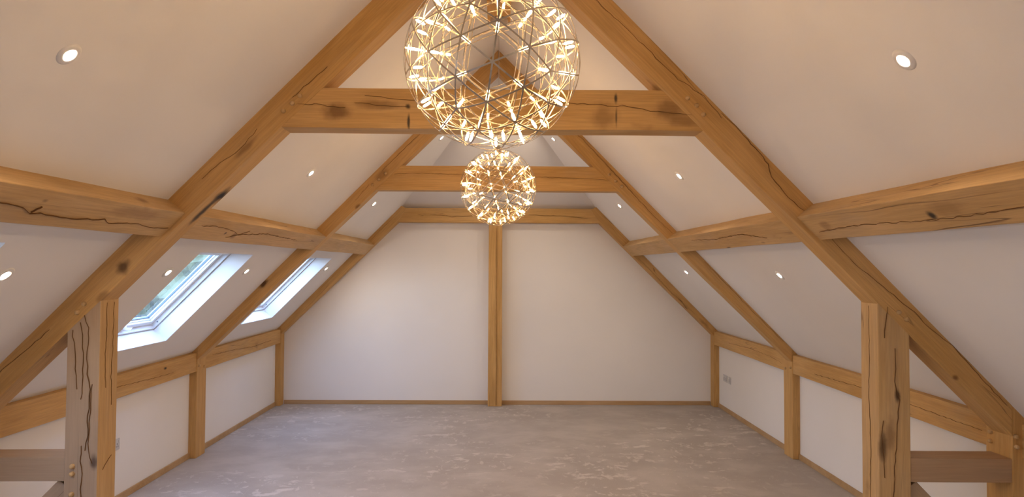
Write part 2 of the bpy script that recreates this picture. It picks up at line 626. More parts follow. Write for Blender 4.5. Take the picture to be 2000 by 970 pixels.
WLAB = ['white-lined rooflight in the bay behind the picture',
        'white-lined rooflight cut off at the picture edge behind the thick oak post',
        'white-lined rooflight between the thick oak post and the slimmer truss',
        'white-lined rooflight half hidden by the slimmer truss, next to the gable wall']
for k, (ya, yb) in enumerate(WINS):
    s = -1
    um = (WT2 + WB2) / 2
    base = Vector(RP(s, um, (ya + yb) / 2, TH))
    w = empty('window_%d' % (k + 1), base, WLAB[k], kind='structure')
    Mw = Matrix.Translation(base)
    o0 = (WT2 - .012, WB2 + .012, ya - .012, yb + .012)
    i0 = (WT2 + .016, WB2 - .012, ya + .020, yb - .020)
    bm = bmesh.new(); ring(bm, s, o0, i0, TH + .004, TH + .075)
    ring(bm, s, (o0[0] - .05, o0[1] + .05, ya - .06, yb + .06), o0, TH - .02, TH + .10)
    finish('window_frame', bm, WHITE_PAINT, w, Mw)
    i1 = (WT2 + .050, WB2 - .042, ya + .066, yb - .066)
    bm = bmesh.new(); ring(bm, s, (i0[0] + .003, i0[1] - .003, i0[2] + .003, i0[3] - .003), i1, TH + .040, TH + .096)
    ring(bm, s, i1, (i1[0] + .004, i1[1] - .004, i1[2] + .006, i1[3] - .006), TH + .058, TH + .096)
    finish('sash', bm, WHITE_PAINT, w, Mw)
    i2 = (i1[0] + .004, i1[1] - .004, i1[2] + .006, i1[3] - .006)
    i3 = (i2[0] + .005, i2[1] - .005, i2[2] + .005, i2[3] - .005)
    bm = bmesh.new(); ring(bm, s, i2, i3, TH + .074, TH + .088)
    finish('gasket', bm, GASKET, w, Mw)
    bm = bmesh.new()
    g = [(i3[0] - .003, i3[2] - .003), (i3[1] + .003, i3[2] - .003), (i3[1] + .003, i3[3] + .003), (i3[0] - .003, i3[3] + .003)]
    hexa(bm, [RP(s, u, y, TH + .082) for u, y in g], [RP(s, u, y, TH + .086) for u, y in g])
    finish('glass', bm, GLASS, w, Mw)
    # opening handle on the bottom rail
    yc = (ya + yb) / 2
    bm = bmesh.new()
    hexa(bm, [RP(s, i0[1] - .034, yc - .035, TH + .040), RP(s, i0[1] - .008, yc - .035, TH + .040), RP(s, i0[1] - .008, yc + .035, TH + .040), RP(s, i0[1] - .034, yc + .035, TH + .040)],
         [RP(s, i0[1] - .032, yc - .030, TH + .024), RP(s, i0[1] - .010, yc - .030, TH + .024), RP(s, i0[1] - .010, yc + .030, TH + .024), RP(s, i0[1] - .032, yc + .030, TH + .024)])
    hexa(bm, [RP(s, i0[1] - .028, yc - .008, TH + .024), RP(s, i0[1] - .014, yc - .008, TH + .024), RP(s, i0[1] - .014, yc + .008, TH + .024), RP(s, i0[1] - .028, yc + .008, TH + .024)],
         [RP(s, i0[1] - .060, yc - .006, TH - .020), RP(s, i0[1] - .046, yc - .006, TH - .026), RP(s, i0[1] - .046, yc + .006, TH - .026), RP(s, i0[1] - .060, yc + .006, TH - .020)])
    h = finish('handle', bm, WHITE_PLASTIC, w, Mw)
    # screw in the frame cheek
    me = lathe_mesh('screw', [(0, 0.003), (.006, 0.002), (.007, 0)], 12, GASKET)
    P = Vector(RP(s, WB2 - .05, yb - .019, TH + .022))
    link('screw', me, None, w, Matrix.Translation(P) @ Matrix.Rotation(radians(90), 4, 'X'))
    # light portal: guides the sampling of the real sky through this opening, emits nothing itself
    L = bpy.data.lights.new('portal', 'AREA')
    L.shape = 'RECTANGLE'
    L.size = .8; L.size_y = .9
    L.cycles.is_portal = True
    lo = bpy.data.objects.new('sky_portal', L)
    COL.objects.link(lo)
    P = Vector(RP(s, um, yc, TH + .12))
    zax = Vector((NX * -1, 0, NZ))                 # outward
    lo.matrix_world = frame(P, Vector((NZ, 0, NX)), Vector((0, -1, 0)))
    if (lo.matrix_world.to_3x3() @ Vector((0, 0, 1))).dot(zax) < 0:
        lo.matrix_world = frame(P, Vector((NZ, 0, NX)), Vector((0, 1, 0)))

# baseboards: slim oak
BH, BT = 0.052, 0.014
boxes('baseboard_left', [(C - WU, C - WU + BT, YB, YW, 0, BH)], OAK_TRIM, bev=.002)
boxes('baseboard_right', [(C + WU - BT, C + WU, YB, YW, 0, BH)], OAK_TRIM, bev=.002)
boxes('baseboard_back', [(C - 2.79, C - 0.131, YW - BT, YW, 0, BH), (C + 0.05, C + 2.79, YW - BT, YW, 0, BH)], OAK_TRIM, bev=.002)
for n in ('baseboard_left', 'baseboard_right', 'baseboard_back'):
    bpy.data.objects[n]['kind'] = 'structure'

# ================================================================== OAK FRAME
EMB = 0.025      # timbers run this far into the plaster


def crack_on(parent, pts, width=0.006, nrm=(0, -1, 0), name='crack'):
    """a drying shake: narrow tapering dark split lying on a face of its timber"""
    nrm = Vector(nrm).normalized()
    P = [Vector(p) for p in pts]
    # refine and roughen
    Q = []
    for a, b in zip(P, P[1:]):
        k = max(2, int((b - a).length / 0.03))
        for i in range(k):
            Q.append(a.lerp(b, i / k))
    Q.append(P[-1])
    bm = bmesh.new()
    rows = []
    for i, p in enumerate(Q):
        t = (Q[min(i + 1, len(Q) - 1)] - Q[max(i - 1, 0)]).normalized()
        sd = t.cross(nrm).normalized()
        f = i / (len(Q) - 1)
        w = width * (0.25 + 0.75 * sin(pi * min(max(f, 0.02), 0.98)) ** 0.6) * (0.45 + 0.8 * random.random()) * 0.20
        c0 = p + sd * (random.random() - .5) * 0.008 + nrm * 0.0036
        rows.append((bm.verts.new(c0 + sd * w), bm.verts.new(c0 - sd * w), bm.verts.new(c0 - nrm * 0.010)))
    for A, B in zip(rows, rows[1:]):
        bm.faces.new((A[0], B[0], B[1], A[1]))
        bm.faces.new((A[0], A[2], B[2], B[0]))
        bm.faces.new((A[1], B[1], B[2], A[2]))
    M = Matrix.Translation(P[0])
    return finish(name, bm, CRACK, parent, M)


PEG = lathe_mesh('peg', [(0.0, 0.016), (0.009, 0.0145), (0.0115, 0.010), (0.0125, 0.0), (0.0125, -0.02)], 12, OAK_PALE)


def peg(parent, p, rot=None, r=1.0):
    M = Matrix.Translation(Vector(p)) @ (rot or Matrix.Rotation(pi / 2, 4, 'X')) @ Matrix.Diagonal((r, r, 1, 1))
    return link('peg', PEG, None, parent, M)


def rafter(parent, s, Y, th, lo, u0, u1, mat, top=None):
    """principal rafter: follows the roof from u0 (up) to u1 (down, plumb cut). lo=(a,b): soffit z=a-b*u"""
    a, b = lo
    # meets the other rafter at the ridge (plumb cut at u0)
    pts = [(u0, cz(u0) + EMB * 1.4), (u1, cz(u1) + EMB * 1.4), (u1, a - b * u1), (u0, a - b * u0)]
    d = Vector((s, 0, -SL))
    return timber('rafter', [(C + s * u, z) for u, z in pts], Y, Y + th, d, mat, parent)


def post(parent, name, x0, x1, Y, d, z0, ztop, mat):
    """upright; ztop: function of x"""
    return timber(name, [(x0, z0), (x1, z0), (x1, ztop(x1)), (x0, ztop(x0))], Y, Y + d, (0, 0, 1), mat, parent, wob=.0015)


# ---- first truss, with inner posts -------------------------------------
T1 = empty('roof_truss', (C, Y1 + .08, 0), 'oak roof truss on two thick full-height posts with low tie beams beside them', 'roof truss')
lo1 = (3.63, 0.985)
PU0, PU1 = 2.045, 2.215
KU1 = 2.757
rl = rafter(T1, -1, Y1, .16, lo1, 0.0, KU1, OAK)
rr = rafter(T1, 1, Y1, .16, lo1, 0.0, KU1, OAK)
u_b = (lo1[0] - 2.530) / lo1[1]
u_t = (lo1[0] - 2.745) / lo1[1]
col1 = timber('collar_beam', [(C - u_b - .01, 2.530), (C + u_b + .01, 2.530), (C + u_t + .01, 2.745), (C - u_t - .01, 2.745)],
              Y1 + .003, Y1 + .163, (1, 0, 0), OAK, T1)
for s in (-1, 1):
    zt = lambda x: lo1[0] - lo1[1] * abs(x - C) + .012
    p = post(T1, 'inner_post', *sorted((C + s * PU0, C + s * PU1)), Y1 + .002, .17, 0.0, zt, OAK_GREY if s < 0 else OAK_PALE)
    if s < 0: ipl = p
    else: ipr = p
    zc = lambda x: cz(abs(x - C)) + EMB
    k = post(T1, 'knee_post', *sorted((C + s * KU1, C + s * (WU + .03))), Y1 + .002, .20, 0.0, lambda x: cz(abs(x - C)) + .01, OAK)
    if s > 0: kpr = k
    t = timber('low_tie', [(C + s * PU1, 0.675), (C + s * (KU1 + .005), 0.672), (C + s * (KU1 + .005), 0.797), (C + s * PU1, 0.800)],
               Y1 + .008, Y1 + .168, (1, 0, 0), OAK_GREY if s < 0 else OAK_BROWN, T1)
    # brace from the inner post down and outwards to the foot of the knee post
    b = timber('brace', [(C + s * PU1, 0.640), (C + s * (PU1 + .045), 0.674), (C + s * KU1, 0.165), (C + s * KU1, 0.0), (C + s * (KU1 - .06), 0.0), (C + s * PU1, 0.46)],
               Y1 + .03, Y1 + .12, (s * 1, 0, -1), OAK_GREY, T1)

K = BROWN
with_blobs(col1, 'oak', blobs=[((-0.891, Y1, 2.618), .10, .055, .75, K), ((-0.675, Y1, 2.653), .14, .035, .5, K),
                               ((0.888, Y1, 2.638), .10, .07, .6, K), ((0.533, Y1, 2.60), .09, .09, .45, K),
                               ((0.96, Y1, 2.58), .12, .04, .5, K),
                               ((-0.504, Y1, 2.565), .010, .05, .9, BLACK), ((-0.508, Y1, 2.648), .018, .02, .95, BLACK),
                               ((0.596, Y1, 2.70), .012, .035, .9, BLACK), ((0.598, Y1, 2.60), .007, .07, .7, BLACK)])
with_blobs(rl, 'oak', blobs=[((-1.985, Y1, 1.79), .055, .04, .85, (0.07, .03, .01)), ((-2.093, Y1, 1.631), .05, .03, .5, K),
                             ((-1.535, Y1 + .115, 2.175), .075, .075, 1.0, BLACK), ((-1.62, Y1 + .10, 2.09), .13, .035, .9, BLACK),
                             ((-1.36, Y1, 2.42), .10, .02, .5, K)])
with_blobs(rr, 'oak', blobs=[((2.398, Y1, 1.227), .025, .018, .8, K), ((0.82, Y1 + .05, 2.80), .10, .03, .6, K)])
with_blobs(ipr, 'pale', blobs=[((2.089, Y1, 1.135), .05, .02, .9, (0.06, .025, .01)), ((2.010, Y1, 0.865), .09, .035, .75, (0.07, .03, .012)),
                               ((2.05, Y1, 0.93), .10, .03, .5, K)])
with_blobs(ipl, 'grey', blobs=[((-2.118, Y1, 0.775), .05, .025, .85, (0.08, .045, .03))])

# its front face has weathered grey, the other faces are still golden
ipl.data.materials.append(OAK_PALE)
for f in ipl.data.polygons:
    if f.normal.y > -0.7: f.material_index = 1

c1 = crack_on
c1(col1, [(-1.09, Y1, 2.652), (-1.032, Y1, 2.650), (-1.0, Y1, 2.657), (-0.932, Y1, 2.645), (-0.84, Y1, 2.638)], .005)
c1(col1, [(-0.738, Y1, 2.701), (-0.649, Y1, 2.694), (-0.568, Y1, 2.686), (-0.486, Y1, 2.676), (-0.30, Y1, 2.666)], .004)
c1(col1, [(-0.79, Y1, 2.666), (-0.675, Y1, 2.652), (-0.594, Y1, 2.648), (-.50, Y1, 2.645)], .004)
c1(col1, [(0.25, Y1, 2.678), (0.358, Y1, 2.672), (0.451, Y1, 2.666), (0.519, Y1, 2.663), (0.582, Y1, 2.655), (0.628, Y1, 2.663), (0.697, Y1, 2.652), (0.778, Y1, 2.634), (0.86, Y1, 2.624), (1.00, Y1, 2.614)], .0065)
c1(rr, [(0.45, Y1, 3.26), (0.63, Y1, 3.09), (0.784, Y1, 2.945), (0.861, Y1, 2.863), (0.929, Y1, 2.803), (1.066, Y1, 2.714), (1.161, Y1, 2.599)], .006)
c1(rr, [(1.161, Y1, 2.625), (1.298, Y1, 2.485), (1.379, Y1, 2.39), (1.407, Y1, 2.355), (1.425, Y1, 2.287), (1.515, Y1, 2.178), (1.597, Y1, 2.105)], .007)
c1(rr, [(1.72, Y1, 1.99), (1.83, Y1, 1.86), (1.96, Y1, 1.75), (2.072, Y1, 1.664), (2.181, Y1, 1.57), (2.262, Y1, 1.489), (2.384, Y1, 1.395), (2.519, Y1, 1.246), (2.67, Y1, 1.08)], .007)
c1(rl, [(-1.12, Y1, 2.69), (-1.081, Y1, 2.723), (-1.015, Y1, 2.786), (-0.935, Y1, 2.855)], .005)
c1(rl, [(-1.585, Y1, 2.252), (-1.492, Y1, 2.339), (-1.386, Y1, 2.416), (-1.30, Y1, 2.52)], .004)
c1(rl, [(-2.65, Y1, 1.20), (-2.549, Y1, 1.30), (-2.458, Y1, 1.377), (-2.36, Y1, 1.46)], .005)
c1(ipr, [(2.075, Y1, 1.38), (2.079, Y1, 1.272), (2.070, Y1, 1.205), (2.083, Y1, 1.151), (2.097, Y1, 1.11), (2.087, Y1, 0.949), (2.072, Y1, 0.788), (2.064, Y1, 0.601), (2.07, Y1, .35)], .006)
c1(ipr, [(2.036, Y1, 1.60), (2.033, Y1, 1.542), (2.021, Y1, 1.434)], .006)
c1(ipr, [(2.010, Y1, 1.00), (2.005, Y1, 0.92), (2.012, Y1, 0.84), (2.02, Y1, .70)], .004)
xi = C + PU0 + .001
c1(ipr, [(xi, Y1 + .09, 1.60), (xi, Y1 + .085, 1.35), (xi, Y1 + .095, 1.1), (xi, Y1 + .08, .85), (xi, Y1 + .09, .5)], .004, (-1, 0, 0))
c1(ipl, [(-2.181, Y1, 1.537), (-2.163, Y1, 1.471), (-2.16, Y1, 1.418), (-2.165, Y1, 1.311), (-2.161, Y1, 1.232), (-2.146, Y1, 1.152), (-2.154, Y1, 1.019), (-2.154, Y1, 0.914), (-2.163, Y1, 0.835)], .008)
c1(ipl, [(-2.20, Y1, 1.50), (-2.19, Y1, 1.40), (-2.185, Y1, 1.25), (-2.19, Y1, 1.1)], .004)
c1(ipl, [(-2.243, Y1, 1.46), (-2.232, Y1, 1.364), (-2.222, Y1, 1.258), (-2.215, Y1, 1.152)], .004)
c1(ipl, [(-2.187, Y1, 0.861), (-2.188, Y1, 0.782), (-2.179, Y1, 0.716), (-2.184, Y1, 0.597), (-2.18, Y1, .4)], .006)
c1(ipl, [(-2.138, Y1, 1.179), (-2.14, Y1, 1.046), (-2.149, Y1, 0.914), (-2.15, Y1, 0.835), (-2.130, Y1, 0.769)], .004)
xi = C - PU0 - .001
c1(ipl, [(xi, Y1 + .055, 1.60), (xi, Y1 + .06, 1.45), (xi, Y1 + .05, 1.30), (xi, Y1 + .06, 1.15)], .005, (1, 0, 0))
c1(ipl, [(xi, Y1 + .125, 1.60), (xi, Y1 + .12, 1.38), (xi, Y1 + .11, 1.20), (xi, Y1 + .115, 1.05)], .004, (1, 0, 0))
c1(ipl, [(xi, Y1 + .05, .72), (xi, Y1 + .09, .76), (xi, Y1 + .13, .78)], .003, (1, 0, 0))
for p in [(-1.163, Y1, 2.616), (-1.118, Y1, 2.657), (-1.078, Y1, 2.698)]: peg(rl, p)
for p in [(-2.219, Y1, 1.552), (-2.185, Y1, 1.596)]: peg(rl, p)
for p in [(-2.229, Y1, 0.755), (-2.229, Y1, 0.716), (-2.23, Y1, 0.611)]: peg(ipl, p)
for p in [(0.977, Y1, 2.703), (1.025, Y1, 2.664), (1.061, Y1, 2.616)]: peg(rr, p)
for p in [(2.099, Y1, 1.571), (2.139, Y1, 1.535)]: peg(rr, p)
for p in [(2.716, Y1, 0.918), (2.720, Y1, 0.864)]: peg(kpr, p)
for p in [(C + KU1, Y1 + .16, .905), (C + KU1, Y1 + .16, .855)]: peg(kpr, p, Matrix.Rotation(-pi / 2, 4, 'Y'))

# ---- second truss -------------------------------------------------------
T2 = empty('roof_truss', (C, Y2 + .07, 0), 'slimmer oak roof truss standing behind the thick posts, open below its collar', 'roof truss')
lo2 = (3.64, 0.973)
K2 = 2.80
r2l = rafter(T2, -1, Y2, .14, lo2, 0.0, K2, OAK)
r2r = rafter(T2, 1, Y2, .14, lo2, 0.0, K2, OAK)
ub = (lo2[0] - 2.522) / lo2[1]
ut = (lo2[0] - 2.756) / lo2[1]
col2 = timber('collar_beam', [(C - ub - .01, 2.522), (C + ub + .01, 2.522), (C + ut + .01, 2.756), (C - ut - .01, 2.756)],
              Y2 + .003, Y2 + .135, (1, 0, 0), OAK, T2)
for s in (-1, 1):
    k = post(T2, 'knee_post', *sorted((C + s * K2, C + s * (WU + .03))), Y2 + .002, .20, 0.0, lambda x: cz(abs(x - C)) + .01, OAK)
    for z, y in ((.86, .035), (.835, .15)):
        peg(k, (C + s * K2, Y2 + y, z), Matrix.Rotation(-s * pi / 2, 4, 'Y'), 1.1)
c1(col2, [(-1.034, Y2, 2.676), (-0.744, Y2, 2.683), (-0.405, Y2, 2.670), (0.274, Y2, 2.655), (0.81, Y2, 2.640), (1.004, Y2, 2.627)], .007)
c1(r2r, [(0.55, Y2, 3.20), (0.76, Y2, 3.006), (1.004, Y2, 2.749), (1.248, Y2, 2.480), (1.394, Y2, 2.322), (1.60, Y2, 2.13)], .010)
c1(r2r, [(1.906, Y2, 1.860), (2.124, Y2, 1.645), (2.27, Y2, 1.49), (2.513, Y2, 1.250), (2.658, Y2, 1.105)], .008)
c1(r2l, [(-.60, Y2, 3.25), (-0.854, Y2, 3.0), (-1.036, Y2, 2.82), (-1.15, Y2, 2.70)], .009)
c1(r2l, [(-1.40, Y2, 2.42), (-1.33, Y2, 2.50), (-1.27, Y2, 2.57)], .007)
for s, r in ((-1, r2l), (1, r2r)):
    for u, z in ((1.06, 2.68), (1.12, 2.62), (1.18, 2.57)):
        peg(r, (C + s * u, Y2, z), None, 1.2)
with_blobs(r2l, 'oak', blobs=[((-2.249, Y2, 1.63), .07, .03, .9, (0.05, .02, .01)), ((-1.37, Y2, 2.36), .04, .03, .7, K),
                              ((-1.15, Y2, 2.66), .10, .05, .45, K)])

# ---- frame against the gable -------------------------------------------
T3 = empty('gable_frame', (C, Y3 + .07, 0), 'oak frame against the white gable wall with a straight centre post', 'timber frame')
lo3 = (3.658, 0.978)
K3 = 2.80
for s in (-1, 1):
    pts = [(1.27, cz(1.27) + .01), (K3, cz(K3) + EMB), (K3, lo3[0] - lo3[1] * K3), (1.22, 2.43), (1.17, 2.562)]
    pts = [(1.275, cz(1.275) + .012), (K3, cz(K3) + EMB), (K3, lo3[0] - lo3[1] * K3), ((lo3[0] - 2.375) / lo3[1], 2.375), (1.20, 2.555)]
    r = timber('rafter', [(C + s * u, z) for u, z in pts], Y3, YW, (s, 0, -SL), OAK, T3)
    if s < 0: r3l = r
    else: r3r = r
    post(T3, 'knee_post', *sorted((C + s * K3, C + s * (WU + .03))), Y3 + .002, YW - Y3, 0.0, lambda x: cz(abs(x - C)) + .01, OAK)
ua = (lo3[0] - 2.375) / lo3[1]
col3 = timber('collar_beam', [(C - ua - .005, 2.375), (C + ua + .005, 2.375), (C + 1.21, 2.562), (C - 1.21, 2.562)], Y3 + .004, YW, (1, 0, 0), OAK, T3)
cpo = timber('centre_post', [(C - .131, 0), (C + .05, 0), (C + .045, 2.38), (C - .130, 2.38)], Y3 + .006, YW, (0, 0, 1), OAK, T3, wob=.0012)
c1(col3, [(-0.951, Y3, 2.476), (-0.752, Y3, 2.464), (-0.672, Y3, 2.445), (-0.60, Y3, 2.455), (-0.519, Y3, 2.452), (-.40, Y3, 2.46)], .012)
c1(col3, [(0.33, Y3, 2.480), (0.50, Y3, 2.474), (0.713, Y3, 2.468), (0.95, Y3, 2.452), (1.14, Y3, 2.438)], .012)
c1(cpo, [(-0.086, Y3, 2.30), (-0.083, Y3, 1.806), (-0.087, Y3, 1.276), (-0.076, Y3, 0.615), (-0.079, Y3, 0.023)], .007)
c1(r3l, [(-1.45, Y3, 2.40), (-1.60, Y3, 2.26), (-1.72, Y3, 2.13)], .006)
c1(r3r, [(1.75, Y3, 1.93), (2.0, Y3, 1.68), (2.2, Y3, 1.47), (2.5, Y3, 1.20)], .009)

# ---- purlins, one per bay and side -------------------------------------
PL = {(-1, 0): 'oak purlin over the knotty left half, long dark shake along its underside',
      }
BAYS = [(YB, Y1 + .005), (Y1 + .155, Y2 + .005), (Y2 + .135, Y3 - .001)]
PLAB = {(-1, 0): 'oak purlin meeting the thick-posted truss above the cut-off rooflight, a long ragged shake underneath',
        (-1, 1): 'oak purlin above the wider-seen rooflight, spanning between the two trusses',
        (-1, 2): 'short-looking oak purlin above the half-hidden rooflight, ending at the gable frame',
        (1, 0): 'oak purlin with a black knot underneath, meeting the thick-posted truss on the windowless slope',
        (1, 1): 'oak purlin between the two trusses on the windowless slope',
        (1, 2): 'short-looking oak purlin ending at the gable frame on the windowless slope'}
PG = 'purlins along both roof slopes'
PUR = {}
for s in (-1, 1):
    for i, (ya, yb) in enumerate(BAYS):
        base = (C + s * 1.68, (ya + yb) / 2, 2.0)
        pts = [(1.70, cz(1.70) + .0), (1.612, 2.072), (1.738, 1.948), (1.820, cz(1.820))]
        pts = [(1.72, cz(1.72) + .028), (1.612, 2.073), (1.738, 1.949), (1.84, cz(1.84) + .022)]
        o = timber('purlin', [(C + s * u, z) for u, z in pts], ya, yb, (0, 1, 0), OAK_PALE, None)
        tag(o, PLAB[(s, i)], 'purlin', PG)
        PUR[(s, i)] = o
nl = (0.7036, 0, -0.7106)
nr = (-0.7036, 0, -0.7106)


def on_soffit(s, pts):
    out = []
    for x, y, z in pts:
        u = abs(x - C)
        out.append((C + s * u, y, 2.073 - (u - 1.612) * (2.073 - 1.949) / (1.738 - 1.612)))
    return out


c1(PUR[(-1, 0)], on_soffit(-1, [(-1.72, 1.9, 0), (-1.729, 2.363, 0), (-1.740, 2.49, 0), (-1.753, 2.546, 0), (-1.748, 2.599, 0), (-1.756, 2.695, 0), (-1.754, 2.793, 0),
                                (-1.751, 2.926, 0), (-1.742, 3.003, 0), (-1.758, 3.056, 0), (-1.744, 3.253, 0), (-1.757, 3.446, 0), (-1.748, 3.58, 0)]), .008, nl)
c1(PUR[(-1, 0)], on_soffit(-1, [(-1.750, 2.546, 0), (-1.738, 2.56, 0), (-1.728, 2.575, 0)]), .012, nl)
c1(PUR[(-1, 1)], on_soffit(-1, [(-1.718, 3.90, 0), (-1.709, 4.065, 0), (-1.717, 4.313, 0), (-1.740, 4.5, 0), (-1.712, 4.951, 0), (-1.727, 5.735, 0)]), .006, nl)
c1(PUR[(-1, 1)], on_soffit(-1, [(-1.765, 4.35, 0), (-1.74, 4.5, 0), (-1.71, 4.62, 0)]), .006, nl)
c1(PUR[(1, 0)], on_soffit(1, [(1.638, 3.515, 0), (1.628, 3.083, 0), (1.635, 2.78, 0), (1.641, 2.499, 0), (1.637, 2.304, 0), (1.632, 2.0, 0)]), .005, nr)
c1(PUR[(1, 1)], on_soffit(1, [(1.593, 5.759, 0), (1.610, 5.141, 0), (1.600, 4.572, 0), (1.640, 4.216, 0)]), .006, nr)
with_blobs(PUR[(1, 0)], 'pale', blobs=[((1.625, 2.56, 2.0), .03, .03, .95, BLACK), ((1.60, 2.45, 2.02), .12, .05, .35, K), ((1.62, 3.4, 2.02), .06, .04, .4, K)])
with_blobs(PUR[(1, 1)], 'pale', blobs=[((1.66, 4.35, 1.96), .05, .012, .8, BLACK), ((1.62, 4.9, 2.0), .06, .012, .6, K), ((1.68, 5.05, 1.95), .05, .012, .8, BLACK)])
with_blobs(PUR[(-1, 0)], 'pale', blobs=[((-1.72, 3.25, 2.10), .07, .03, .6, K), ((-1.70, 2.56, 2.03), .03, .015, .8, BLACK), ((-1.70, 3.2, 2.04), .25, .05, .35, K)])
with_blobs(PUR[(-1, 1)], 'pale', blobs=[((-1.75, 4.45, 1.99), .05, .03, .7, K), ((-1.74, 4.30, 2.0), .02, .015, .9, BLACK)])

# ---- wall plates along the knee walls ----------------------------------
WL = {(-1, 0): 'oak wall plate behind the thick post and low tie, on the rooflight side',
      (-1, 1): 'oak wall plate with a small black knot under the wider-seen rooflight',
      (-1, 2): 'oak wall plate under the half-hidden rooflight, running to the gable wall',
      (1, 0): 'oak wall plate cut off at the picture edge, beyond the pegged knee post',
      (1, 1): 'oak wall plate passing behind the thick post opposite the rooflights',
      (1, 2): 'oak wall plate above the wall sockets, running to the gable wall'}
PBAYS = [(YB, Y1 + .005), (Y1 + .20, Y2 + .003), (Y2 + .20, Y3 + .004)]
for s in (-1, 1):
    for i, (ya, yb) in enumerate(PBAYS):
        zb = [0.800, 0.805, 0.805][i]
        pts = [(2.806, zb), (WU + .02, zb), (WU + .02, .985), (2.806, .980)]
        o = timber('wall_plate', [(C + s * u, z) for u, z in pts], ya, yb, (0, 1, 0), OAK, None)
        tag(o, WL[(s, i)], 'wall plate', 'wall plates on top of the knee walls')
        if (s, i) == (-1, 1):
            with_blobs(o, 'oak', blobs=[((C - 2.806, 5.86, .925), .035, .014, .95, BLACK)])
            c1(o, [(C - 2.806, 4.9, .88), (C - 2.806, 5.2, .89), (C - 2.806, 5.6, .875), (C - 2.806, 6.0, .87)], .005, (1, 0, 0))
        if (s, i) == (-1, 2):
            c1(o, [(C - 2.806, 6.8, .92), (C - 2.806, 7.4, .90), (C - 2.806, 7.9, .87), (C - 2.806, 8.5, .88)], .007, (1, 0, 0))
        if (s, i) == (1, 1):
            c1(o, [(C + 2.806, 3.9, .88), (C + 2.806, 4.4, .885), (C + 2.806, 5.0, .90), (C + 2.806, 6.0, .87)], .005, (-1, 0, 0))
        if (s, i) == (1, 2):
            c1(o, [(C + 2.806, 6.7, .87), (C + 2.806, 7.0, .90), (C + 2.806, 7.6, .91), (C + 2.806, 8.3, .89)], .006, (-1, 0, 0))

# ================================================================== CHANDELIERS
def ico_freq(f):
    """unit geodesic sphere of frequency f: vertices and edges"""
    t = (1 + sqrt(5)) / 2
    V = [Vector(v).normalized() for v in
         [(-1, t, 0), (1, t, 0), (-1, -t, 0), (1, -t, 0), (0, -1, t), (0, 1, t), (0, -1, -t), (0, 1, -t), (t, 0, -1), (t, 0, 1), (-t, 0, -1), (-t, 0, 1)]]
    F = [(0, 11, 5), (0, 5, 1), (0, 1, 7), (0, 7, 10), (0, 10, 11), (1, 5, 9), (5, 11, 4), (11, 10, 2), (10, 7, 6), (7, 1, 8),
         (3, 9, 4), (3, 4, 2), (3, 2, 6), (3, 6, 8), (3, 8, 9), (4, 9, 5), (2, 4, 11), (6, 2, 10), (8, 6, 7), (9, 8, 1)]
    verts, key, edges = [], {}, set()

    def vid(p):
        p = p.normalized()
        k = (round(p.x, 4) + 0.0, round(p.y, 4) + 0.0, round(p.z, 4) + 0.0)
        if k not in key:
            key[k] = len(verts)
            verts.append(p)
        return key[k]
    for a, b, c in F:
        g = {}
        for i in range(f + 1):
            for j in range(f + 1 - i):
                k = f - i - j
                g[(i, j)] = vid((V[a] * i + V[b] * j + V[c] * k) / f)
        for i in range(f):
            for j in range(f - i):
                for p, q in (((i, j), (i + 1, j)), ((i, j), (i, j + 1)), ((i + 1, j), (i, j + 1))):
                    e = tuple(sorted((g[p], g[q])))
                    edges.add(e)
    return verts, sorted(edges), F, V


GV, GE, GF, G0 = ico_freq(3)


def arc_strips(name, R, width, thick, rotM, mat, parent, cen):
    bm = bmesh.new()
    seg = 5
    for a, b in GE:
        A, B = rotM @ GV[a], rotM @ GV[b]
        ang = A.angle(B)
        side = A.cross(B).normalized() * (width / 2)
        rows = []
        for i in range(seg + 1):
            f = i / seg
            p = (A * sin((1 - f) * ang) + B * sin(f * ang)) / sin(ang)
            o, n = p * (R + thick / 2), p * (R - thick / 2)
            rows.append([bm.verts.new(o + side), bm.verts.new(o - side), bm.verts.new(n - side), bm.verts.new(n + side)])
        for r0, r1 in zip(rows, rows[1:]):
            for k in range(4):
                j = (k + 1) % 4
                bm.faces.new((r0[k], r0[j], r1[j], r1[k]))
    bmesh.ops.recalc_face_normals(bm, faces=bm.faces)
    me = bpy.data.meshes.new(name)
    bm.to_mesh(me)
    bm.free()
    return link(name, me, mat, parent, Matrix.Translation(cen))


